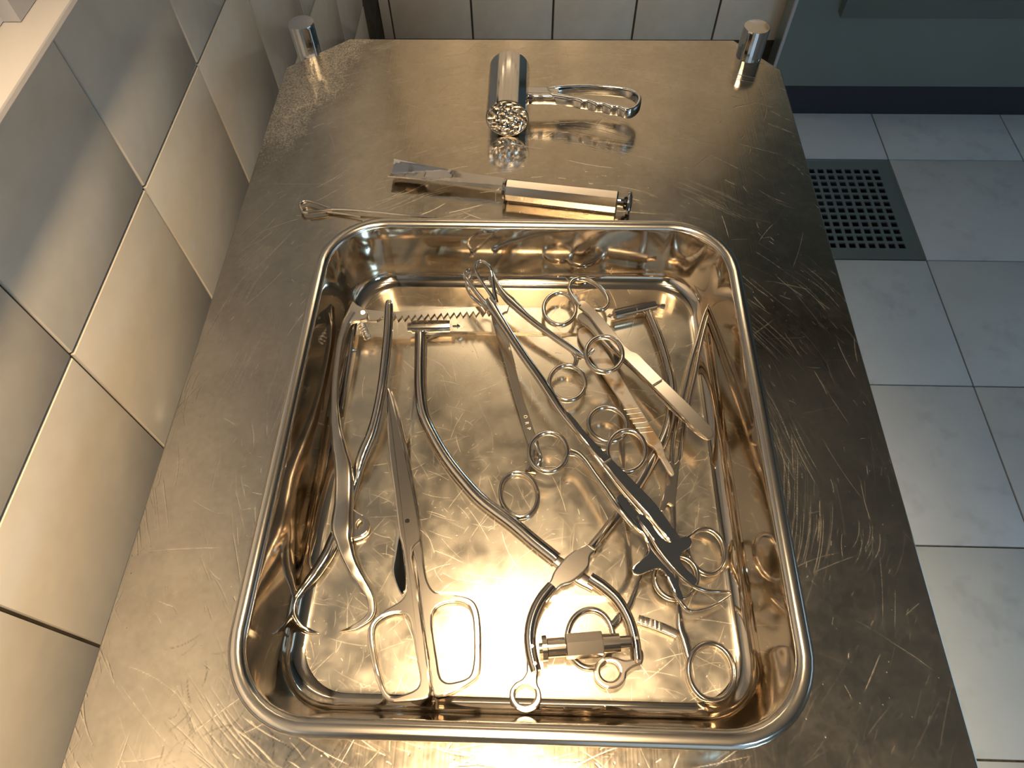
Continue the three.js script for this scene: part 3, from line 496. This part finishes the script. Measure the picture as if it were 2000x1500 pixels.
{ // straight scissors on the right
  const o = thing('straight_scissors', 'straight blunt-ended scissors lying diagonally, blade pointing to the right tray wall', 'scissors');
  const pl = '';
  const a = mesh('blade_half', plate([[38.3,784.6,360.7],[43.7,784.7,357.8],[51.1,785.5,366.1],[62.4,787,384.1],[75,788.9,406],[79.9,789.4,408.9],[85.7,790.2,417.1],[95.1,791.5,430.5],[112.5,794,454.4],[121,795.4,466.7],[124.3,796.1,474.2],[123.1,796.2,478],[120,796.1,479.5],[114.2,795.4,473.6],[105.1,793.9,460.8],[95.6,792.5,447.5],[79.4,790.2,425],[66.3,788.4,406.7],[54.8,786.8,387.7],[47.1,785.6,372.9],[41.9,785,366.8]], { t: 2.6, bevel: .5, sub: 3 }), M.satin, o);
  mesh('ring', sweep([[40.5,785,362.9,3.1],[34.9,785,353.2,3.1],[33.1,785,345.3,3.1],[35.5,785,338.6,3.2],[41.9,785,336,3.2],[49,785,337.9,3.2],[56.6,785,344.9,3.1],[61.3,785,353.8,3.1],[61.8,785,360.6,3.1],[58.1,785,365.6,3.1],[52,785,365.7,3.1]], { t: 4, n: 2.4, per: 7 }), M.steel, a);
  mesh('screw', turned([[85.5,791.3,423]][0], [[[85.5,791.3,423]][0][0], 800, [[85.5,791.3,423]][0][2]], [[0, 0], [0, 1.7], [.5, 1.5], [.6, 0]], 16), M.satin, a);
  mesh('blade_edge_step', sweep([[94.9,794.1,432.6,0.9],[87.5,794.1,437.7,0.9]], { t: .9 }), M.mirror, a);
  const b = mesh('blade_half', plate([[39,782.1,370.4],[44.5,782.3,366.6],[47.4,782.6,369.7],[60.3,784.2,387.6],[75.1,786.2,410.4],[94.5,788.8,435.5],[113.5,791.3,456.8],[122.4,792.8,471.4],[120.3,793,477.2],[114.2,792.4,472.8],[95.3,789.6,448.3],[79.1,787.3,424.8],[54.1,784.1,393.2],[45.5,783,380.5],[41.1,782.5,376.4]], { t: 2.6, bevel: .5, sub: 3 }), M.steel, o);
  mesh('ring', ringOf([[37.4,782,366.2],[35.6,782,371.7],[32.3,782,375.9],[28,782,378.3],[23.4,782,378.5],[19.1,782,376.5],[15.7,782,372.6],[13.9,782,367.3],[13.7,782,361.4],[15.4,782,355.8],[18.7,782,351.4],[23.1,782,348.9],[27.8,782,348.7],[32.2,782,350.8],[35.6,782,354.9],[37.4,782,360.3]]), M.steel, b);
}
{ // dark polished scissors across the middle
  const o = thing('polished_scissors', 'mirror-polished scissors lying across the forceps, blade tip up-left, rings near right tray wall', 'scissors');
  const a = mesh('blade_half', plate([[26.6,801.2,462.9],[31,800.6,465.6],[42.8,798.5,480.5],[56.3,796.3,494.5],[71.3,793.8,510],[84,791.5,523.9],[96.7,788.7,542.4],[101.3,787.8,547.8],[97.3,787.8,550.8],[91.9,788.7,547],[82.6,790.5,535.2],[67,793.5,516.9],[52.2,796.3,498.5],[36.1,799.2,478.7]], { t: 3, bevel: .4, sub: 3 }), M.mirror, o);
  mesh('joint_step', sweep([[50.9,799.3,499.6,1.3],[56.2,799.3,495.9,1.3]], { t: 1 }), M.satin, a);
  mesh('neck', sweep([[98.1,786,546,5],[102.1,785,542.3,3.8],[106.1,784,539.3,2.5]], { t: 3.4 }), M.steel, a);
  mesh('ring', ringOf([[124.8,783,545.7],[125,783,551.3],[123.5,783,556.4],[120.5,783,560.5],[116.6,783,562.9],[112.4,783,563.3],[108.3,783,561.6],[105.1,783,558],[103.2,783,553.2],[102.9,783,547.7],[104.3,783,542.4],[107.2,783,538.1],[111.2,783,535.6],[115.6,783,535.2],[119.8,783,537],[123,783,540.7]], 3.2, 4), M.steel, a);
  const b = mesh('blade_half', plate([[27.8,797.5,464.3],[43,795,481.7],[56.6,792.7,495.7],[71.6,790.1,512.6],[84.3,787.7,527.8],[96.5,785,545.7],[97.8,784.2,552.8],[94,784.5,553],[90.6,785.2,548.5],[81.2,787.1,536.4],[66.1,790,518.3],[51.8,792.8,499.4]], { t: 3, bevel: .4, sub: 3 }), M.steel, o);
  mesh('ring', ringOf([[106.7,783.5,565.8],[105.2,783.5,570.8],[102,783.5,575],[97.6,783.5,577.8],[92.6,783.5,578.9],[87.9,783.5,578],[84,783.5,575.4],[81.6,783.5,571.3],[81,783.5,566.4],[82.4,783.5,561.4],[85.5,783.5,557.1],[90,783.5,554.1],[95.1,783.5,552.9],[100,783.5,553.8],[104,783.5,556.6],[106.3,783.5,560.8]], 3.2, 4), M.steel, b);
}
{ // clamp with side lobes and curved prongs
  const o = thing('pronged_clamp', 'dark polished clamp with rounded side lobes and two curved prongs meeting at a point', 'clamp');
  const a = mesh('half', plate([[57.5,801.3,523.7],[62,801.2,521.6],[69.1,799.6,532],[77.2,797.7,543.4],[81.9,796.4,551.7],[86,795.2,559.3],[89.7,794,566.8],[93.3,792.6,575.9],[94.7,791.8,581.5],[92.3,792,581.6],[87.8,793.4,573],[84.6,794.5,566.4],[81.4,794.9,564.5],[74.6,795.2,566.6],[69.4,795.4,568.6],[66.7,795.6,568.1],[65.9,796,565.5],[67.8,796.2,562.8],[73.9,796.3,557.8],[76.2,796.5,554.4],[75,797.3,548.4],[72.8,797.9,544.2],[70.4,798.3,542.8]], { t: 3, bevel: .5, sub: 3 }), M.mirror, o);
  mesh('prong', sweep([[90.3,792,577.6,2.7],[93.5,791,582.5,2.4],[97.7,790,586.8,2.1],[104.4,788,586.2,1.8],[113.3,788,582.7,1.8],[118.8,789,579.9,1.8],[123.4,790,577.1,1.2]], { t: 2.6, per: 8 }), M.mirror, a);
  mesh('shank', sweep([[30.9,794.6,489.1,5.3],[35.2,795.1,490.7,4.3],[39.9,795.9,495.7,3.6],[45.9,797.4,506.2,3.6],[53,799.2,518.2,3.8],[60.3,801,530.8,4],[67.9,800,540,4]], { t: 3.6, n: 3, per: 8 }), M.steel, a);
  mesh('ring', ringOf([[28.4,795,493.2],[26.3,795,498.1],[22.6,795,501.7],[18.2,795,503.5],[13.5,795,503.3],[9.2,795,501.1],[6.1,795,497.2],[4.5,795,492.1],[4.8,795,486.7],[6.9,795,481.7],[10.5,795,478],[15.1,795,476],[20,795,476.3],[24.3,795,478.6],[27.4,795,482.7],[28.9,795,487.8]], 3.2, 4.4), M.steel, a);
  const b = mesh('half', plate([[69.8,801.7,534.8],[73.6,801.5,534],[82.2,799.7,545.3],[87.7,798.7,549.9],[92.4,798.5,548.4],[97.9,798.3,546],[100.9,797.9,546.5],[101.9,797.6,549.1],[100.4,797.4,552.2],[95.9,797.5,555.2],[94.2,797.3,557.9],[94.5,796.9,561.2],[97.5,796.3,565.1],[103.1,795.2,571],[101.6,795,573.4],[93.4,796.3,568],[87.2,797.6,561.2],[81.4,798.9,553.2],[76,800.2,545]], { t: 3, bevel: .5, sub: 3 }), M.mirror, o);
  mesh('prong', sweep([[76.1,803,546.9,1.2],[80.9,801,554.2,2.4],[86.9,799,561.7,2.7],[93.2,797,568.2,2.7],[100.7,795,573.7,2.7],[107.7,793,575.9,2.4],[115.9,792,576.3,2.1],[122.7,791,575.6,1.2]], { t: 3, per: 8 }), M.steel, b);
}
{ // scalpel handle with rust
  const o = thing('scalpel_handle', 'flat rust-stained scalpel handle without blade, under the ring of the slim forceps', 'scalpel');
  const a = mesh('body', plate([[39,778,383.1],[40.6,777.9,379.2],[44.5,778,377.8],[49.6,778.4,382.7],[57,779.4,396.3],[67.8,781.2,421.2],[76.5,782.8,442.3],[87.7,784.8,467.2],[92.1,785.7,477.5],[94.1,786.5,488.3],[97.5,787.2,496.6],[97.8,787.2,500.9],[96.1,787.2,501.7],[89.8,786.3,487.9],[86.4,785.7,481],[82.7,785.3,477.9],[74.5,783.8,460.6],[66.2,782.4,442.2],[55.5,780.7,421.1],[43.8,779,398],[39.6,778.3,388.4]], { t: 2.4, bevel: .5, sub: 3 }), M.rusty, o);
  const g = [[68.7,784.3,451.4],[78.5,784.6,449.8],[70.5,784.6,455.2],[80.3,784.9,453.5],[72.3,784.9,458.9],[82.1,785.2,457.3],[74.2,785.2,462.5],[83.5,785.5,461],[75.9,785.5,466.2],[85.3,785.9,465],[77.7,785.8,469.8],[87,786.2,468.6]];
  for (let k = 0; k < 12; k += 2) mesh('grip_rib', sweep([[...g[k], 1], [...g[k + 1], 1]], { t: .4, per: 2, sides: 8 }), M.rusty, a);
}
{ // artery forceps along the right wall
  const o = thing('artery_forceps', 'long ring-handled artery forceps with ratchet teeth, its tip leaning on the right tray wall', 'forceps');
  const S = { n: 2.8, per: 6 };
  mesh('jaw', sweep([[137.5,787,359.5,1.9],[131.9,786.1,372.7,2.7],[125.5,784.7,392.3,3],[119.4,783.3,410.2,3.3],[114.3,782,427.6,3.3],[109.2,780.6,445.2,3.2],[104.7,779.2,461.5,3.2],[101.2,778,475.8,3.1],[99.5,776.9,488.9,3.4]], { ...S, t: 3.4 }), M.steel, o);
  mesh('jaw', sweep([[139.3,784,359.5,1.9],[133.6,783.1,377.1,2.7],[127.2,782,398.6,3],[121.9,781,419.2,3.3],[116.4,779.9,438.1,3.2],[111.5,778.8,457.2,3.2],[107.5,777.9,474,3.1],[105.4,777.3,483,3.1],[102.4,776.9,489.6,3.4]], { ...S, t: 3.4 }), M.steel, o);
  mesh('box_lock', plate([[98.1,778,487.2],[100.6,778,489.4],[104.2,778,486.3],[102.5,778,497.5],[99.2,778,514.1],[97.1,778,519.7],[94.4,778,517],[90.9,778,522.6],[87.7,778,522.7],[90.3,778,515],[94.4,778,501.3]], { t: 4, bevel: .6 }), M.satin, o);
  mesh('shank', sweep([[91.7,776.6,516.8,3.6],[86.7,776.6,529,3.3],[81,776.6,544.3,3.2],[74.8,776.6,560.5,3.1],[70.2,776.6,572.2,3.1],[64.6,776.6,583.8,3.7],[59.4,776.6,589,4.9],[55.3,776.6,593.5,4.5]], { ...S, t: 3.4 }), M.steel, o);
  mesh('shank', sweep([[97.9,776.8,513.3,3.7],[97.1,776.8,528.9,3.3],[96.1,776.8,548.9,3.2],[95.3,776.8,567.9,3.4],[94.9,776.8,584.6,3.7],[95.1,776.8,594.3,4.8],[96.9,776.8,600.6,5.4],[97.9,776.8,607.4,4.7],[98.2,776.8,613.2,2.9]], { ...S, t: 3.4 }), M.steel, o);
  mesh('ring', ringOf([[55.3,776.4,600.7],[53.9,776.4,606.9],[50.8,776.4,612.2],[46.4,776.4,615.7],[41.3,776.4,617],[36.3,776.4,616],[32.1,776.4,612.7],[29.3,776.4,607.5],[28.4,776.4,601.4],[29.5,776.4,595],[32.5,776.4,589.5],[37,776.4,585.8],[42.3,776.4,584.3],[47.6,776.4,585.5],[51.8,776.4,589.1],[54.5,776.4,594.4]], 3.2, 3), M.steel, o);
  mesh('ring', ringOf([[122.6,777.5,615.3],[121.9,777.5,621.2],[119.4,777.5,626.4],[115.5,777.5,630.4],[110.7,777.5,632.3],[105.8,777.5,632.1],[101.5,777.5,629.8],[98.4,777.5,625.5],[97,777.5,620.1],[97.5,777.5,614.1],[99.9,777.5,608.7],[103.8,777.5,604.5],[108.7,777.5,602.4],[113.8,777.5,602.6],[118.2,777.5,605.2],[121.3,777.5,609.6]], 3.2, 4), M.steel, o);
  const rb = mesh('ratchet', sweep([[70,778.5,589.8,5.1],[77.1,778.5,591.9,5.1],[84.6,778.5,594.4,5.1],[92.1,778.5,597.6,4.8]], { t: 2.6, n: 4 }), M.satin, o);
  for (const p of [[72.1,780,590.6],[74.8,780,591.4],[77.4,780,592.2],[80,780,593],[82.6,780,593.9]]) mesh('tooth', box(p[0] / 1000 - .0009, p[0] / 1000 + .0009, p[1] / 1000 - .0006, p[1] / 1000 + .0008, p[2] / 1000 - .0024, p[2] / 1000 + .0024, .0003), M.satin, rb);
}

/* ---------- tools on the trolley top ---------- */
{ // mallet
  const o = thing('mallet', 'chrome mallet with cylindrical head, dimpled face and scalloped loop handle', 'mallet');
  const x = -20.6, y = 770 + 19.6, z0 = 80, z1 = 153.5, r = 19.5;
  mesh('head', turned([x, y, z0], [x, y, z1], [[0, 0], [0, r - .8], [.8, r], [z1 - z0 - .8, r], [z1 - z0, r - .8], [z1 - z0, r - 1.2]], 64), M.chrome, o);
  { // striking face covered in small facets
    const pos = [], idx = [], K = 18, pts = []; let c = [0];
    const hN = noise(9);
    for (let k = 0; k <= K; k++) for (let j = 0; j < (k ? 56 : 1); j++) { const a = j / 56 * 2 * Math.PI, rr = (r - 1) * k / K, px = rr * Math.cos(a), py = rr * Math.sin(a); const d = k === K ? 0 : (hN(px * .42 + 30, py * .42 + 30) - .5) * 1.5; pos.push((x + px) / 1000, (y + py) / 1000, (z1 + d) / 1000); }
    const id = (k, j) => k ? 1 + (k - 1) * 56 + (j % 56) : 0;
    for (let k = 0; k < K; k++) for (let j = 0; j < 56; j++) { if (k) idx.push(id(k, j), id(k + 1, j), id(k, j + 1)); idx.push(id(k, j + 1), id(k + 1, j), id(k + 1, j + 1)); }
    const g = new THREE.BufferGeometry(); g.setAttribute('position', new THREE.Float32BufferAttribute(pos, 3)); g.setIndex(idx); const q = g.toNonIndexed(); q.computeVertexNormals();
    mesh('striking_face', q, M.chrome, o);
  }
  const hy = 16;
  mesh('handle_neck', sweep([[-2.8,789,118.3,15.3],[4.8,789,119,15.3],[14.4,789,118.9,15.3],[25.8,789,120.3,14.3]], { t: 11, n: 4 }), M.chrome, o);
  const loop = [[17.2,789.5,114.3,4.8],[30.7,789.5,111.2,4.3],[54.7,789.5,110.2,3.8],[78.6,789.5,112.3,3.8],[93.6,789.5,116.7,3.8],[100.1,789.5,125.6,3.8],[98.5,789.5,135.9,4.2],[91.9,789.5,143.2,4.7],[86.8,789.5,142.5,7.5],[80.9,789.5,140.4,4.2],[74,789.5,138.3,7.5],[67.5,789.5,136.2,4.2],[60.6,789.5,134,7.5],[54,789.5,131.9,4.3],[47.5,789.5,129.8,7.6],[40.4,789.5,128.3,4.7],[32.4,789.5,126.2,6.2],[19.1,789.5,122.6,6.7]];
  mesh('handle_loop', sweep(loop, { t: 10.5, n: 3.4, per: 8, sides: 20 }), M.chrome, o);
}
{ // gouge
  const o = thing('bone_gouge', 'steel bone gouge with flared hollow blade and faceted handle ending in a flat knob', 'gouge');
  const ax = [[-19.4,781,234.7],[75.4,781,248.2]], L = Math.hypot(ax[1][0] - ax[0][0], ax[1][2] - ax[0][2]), ux = (ax[1][0] - ax[0][0]) / L, uz = (ax[1][2] - ax[0][2]) / L;
  const along = (d) => [ax[0][0] + ux * d, ax[0][1], ax[0][2] + uz * d];
  const h = mesh('handle', turned(along(0), along(L), [[0, 0], [0, 8.4], [1.2, 9.2], [L - 1.2, 9.6], [L, 8.8], [L, 0]], 8, true), M.satin, o);
  mesh('collar', turned(along(-2.5), along(L), [[0, 0], [0, 7.5], [.6, 8.6], [2.4, 8.6], [2.6, 0]], 24), M.steel, h);
  mesh('knob', turned(along(L), along(L + 20), [[0, 0], [0, 4.4], [2.5, 4.2], [5, 4.6], [7, 7], [8, 9.6], [9.5, 10.2], [11, 9.4], [12, 6], [12.3, 0]], 28), M.chrome, o);
  // hollow blade: cross section bends from flat shank to a wide channel
  const pos = [], idx = [], NS = 28, NC = 14, A = [[-21,779,226.3]][0], B = [[-121.9,779,207.6]][0];
  for (let s = 0; s <= NS; s++) {
    const t = s / NS, cx = lerp(A[0], B[0], t), cz = lerp(A[2], B[2], t), fl = Math.max(0, (t - .42) / .58), w = lerp(4.6, 11, Math.pow(t, 1.3)), dp = fl * 5, yy = 770 + lerp(12, 8, t), th = lerp(6, 1.6, Math.min(1, t * 1.6));
    for (let side = 0; side < 2; side++) for (let j = 0; j <= NC; j++) {
      const v = (side ? 1 - j / NC : j / NC) * 2 - 1, y = yy - dp * (1 - v * v) + dp * .5 + (side ? -th : 0) * (side ? 1 : 0);
      pos.push((cx - uz * w * v) / 1000, Math.max(770.4, y) / 1000, (cz + ux * w * v) / 1000);
    }
  }
  const n = 2 * (NC + 1);
  for (let s = 0; s < NS; s++) for (let j = 0; j < n; j++) { const a = s * n + j, b = s * n + (j + 1) % n; idx.push(a, b, a + n, b, b + n, a + n); }
  for (const s of [0, NS]) for (let j = 0; j < NC; j++) { const a = s * n + j, b = s * n + j + 1, c = s * n + n - 1 - j, d = s * n + n - 2 - j; idx.push(a, c, b, b, c, d); }
  const g0 = new THREE.BufferGeometry(); g0.setAttribute('position', new THREE.Float32BufferAttribute(pos, 3)); g0.setIndex(idx); const g = g0.toNonIndexed(); 
  mesh('blade', toCreasedNormals(g, .6), M.chrome, o);
}
{ // probe behind the tray
  const o = thing('loop_probe', 'thin dark steel forceps with small oval loop, half hidden behind the far tray rim', 'forceps');
  mesh('loop', sweep([[-168.6,774,252.8,2.6],[-182,774,246.8,2.2],[-192.4,774,243.9,2.2],[-196.4,774,246.4,2.2],[-195.7,774,252.5,2.6],[-192.1,774,257.3,2.6],[-182.5,774,256.6,2.6],[-168.5,774,253.4,3.1]], { t: 3, per: 7 }), M.steel, o);
  mesh('shaft', sweep([[-172.1,774,252.8,3.5],[-154.2,774,253.8,2.6],[-127.4,774,256.4,2.6],[-100.7,774,259.7,2.6],[-78.6,774,262.4,2.6]], { t: 3 }), M.steel, o);
  mesh('shaft', sweep([[-172.1,772.6,255,1.8],[-153.9,772.6,257.8,1.8],[-142.5,772.6,260.7,1.7]], { t: 2 }), M.steel, o);
}

/* ---------- lamp bar over the trolley, above the frame ---------- */
{
  const o = thing('lamp_bar', 'hanging bar of four round warm downlights and one added wall-lighting head above the trolley, outside the picture', 'lamp');
  const x = -.02, y = 1.82;
  mesh('rail', box(x - .02, x + .02, y + .125, y + .15, .1, 1.6, .003), M.lampBody, o);
  for (const z of [.55, 1.35]) mesh('stem', turned([x * 1000, (y + .15) * 1000, z * 1000], [x * 1000, 2750, z * 1000], [[0, 0], [0, 8], [2750 - (y + .15) * 1000, 8], [2750 - (y + .15) * 1000, 0]], 12), M.lampBody, o);
  for (const [z, I, tx, ty, tz, an] of [[.2, 3, 0, -.5, -1.15, .66], [.43, 1.2, -.1, -1.05, -.08, .62], [.76, 6.5, -.1, -1.05, -.08, .62], [1.09, 4.8, -.1, -1.05, -.08, .62], [1.42, 3, -.1, -1.05, -.08, .62]]) {  // first head is added, aimed at the back wall to brighten it
    const dir = new THREE.Vector3(tx, ty, tz).normalize(), q = new THREE.Quaternion().setFromUnitVectors(new THREE.Vector3(0, -1, 0), dir);
    const put = (g) => { g.applyQuaternion(q); g.translate(x, y, z); return g; };
    const sh = mesh('shade', put(new THREE.LatheGeometry([[.0, .126], [.03, .125], [.065, .1], [.08, .04], [.084, 0], [.08, 0], [.076, .038], [.062, .094], [.03, .119], [.0, .12]].map((p) => new THREE.Vector2(p[0], p[1])), 40)), M.lampBody, o);
    mesh('diffuser', put(new THREE.CylinderGeometry(.052, .052, .006, 40).translate(0, .035, 0)), M.lampGlow, sh);
    const l = new THREE.SpotLight(new THREE.Color(1, .72, .42), I, 0, an, .5, 2);
    l.position.set(x, y, z).addScaledVector(dir, -.028); l.target.position.copy(l.position).add(dir); l.castShadow = true; l.shadow.radius = 2.5; l.shadow.mapSize.set(1024, 1024);
    o.add(l); scene.add(l.target);
  }
}
{
  const o = thing('wall_lamp', 'warm tube lamp high on the tiled back wall, outside the picture', 'lamp');
  const y = 2.5, z = ZB + .06, x0 = -.36, x1 = .36;
  mesh('bracket', box(x0 - .01, x1 + .02, y - .03, y + .03, ZB + .001, ZB + .03, .004), M.lampBody, o);
  mesh('tube', turned([x0 * 1000, y * 1000, z * 1000], [x1 * 1000, y * 1000, z * 1000], [[0, 0], [0, 15], [2, 16], [718, 16], [720, 15], [720, 0]], 20), M.tubeGlow, o);
  for (const [dy, I] of [[1, 14], [-1, 12]]) {
    const l = new THREE.RectAreaLight(new THREE.Color(1, .76, .48), I, .7, .03);
    l.position.set((x0 + x1) / 2, y + dy * .019, z + .01); l.lookAt((x0 + x1) / 2, y + dy, z + (dy > 0 ? .15 : .9)); o.add(l);
  }
}
renderer.render(scene, camera);
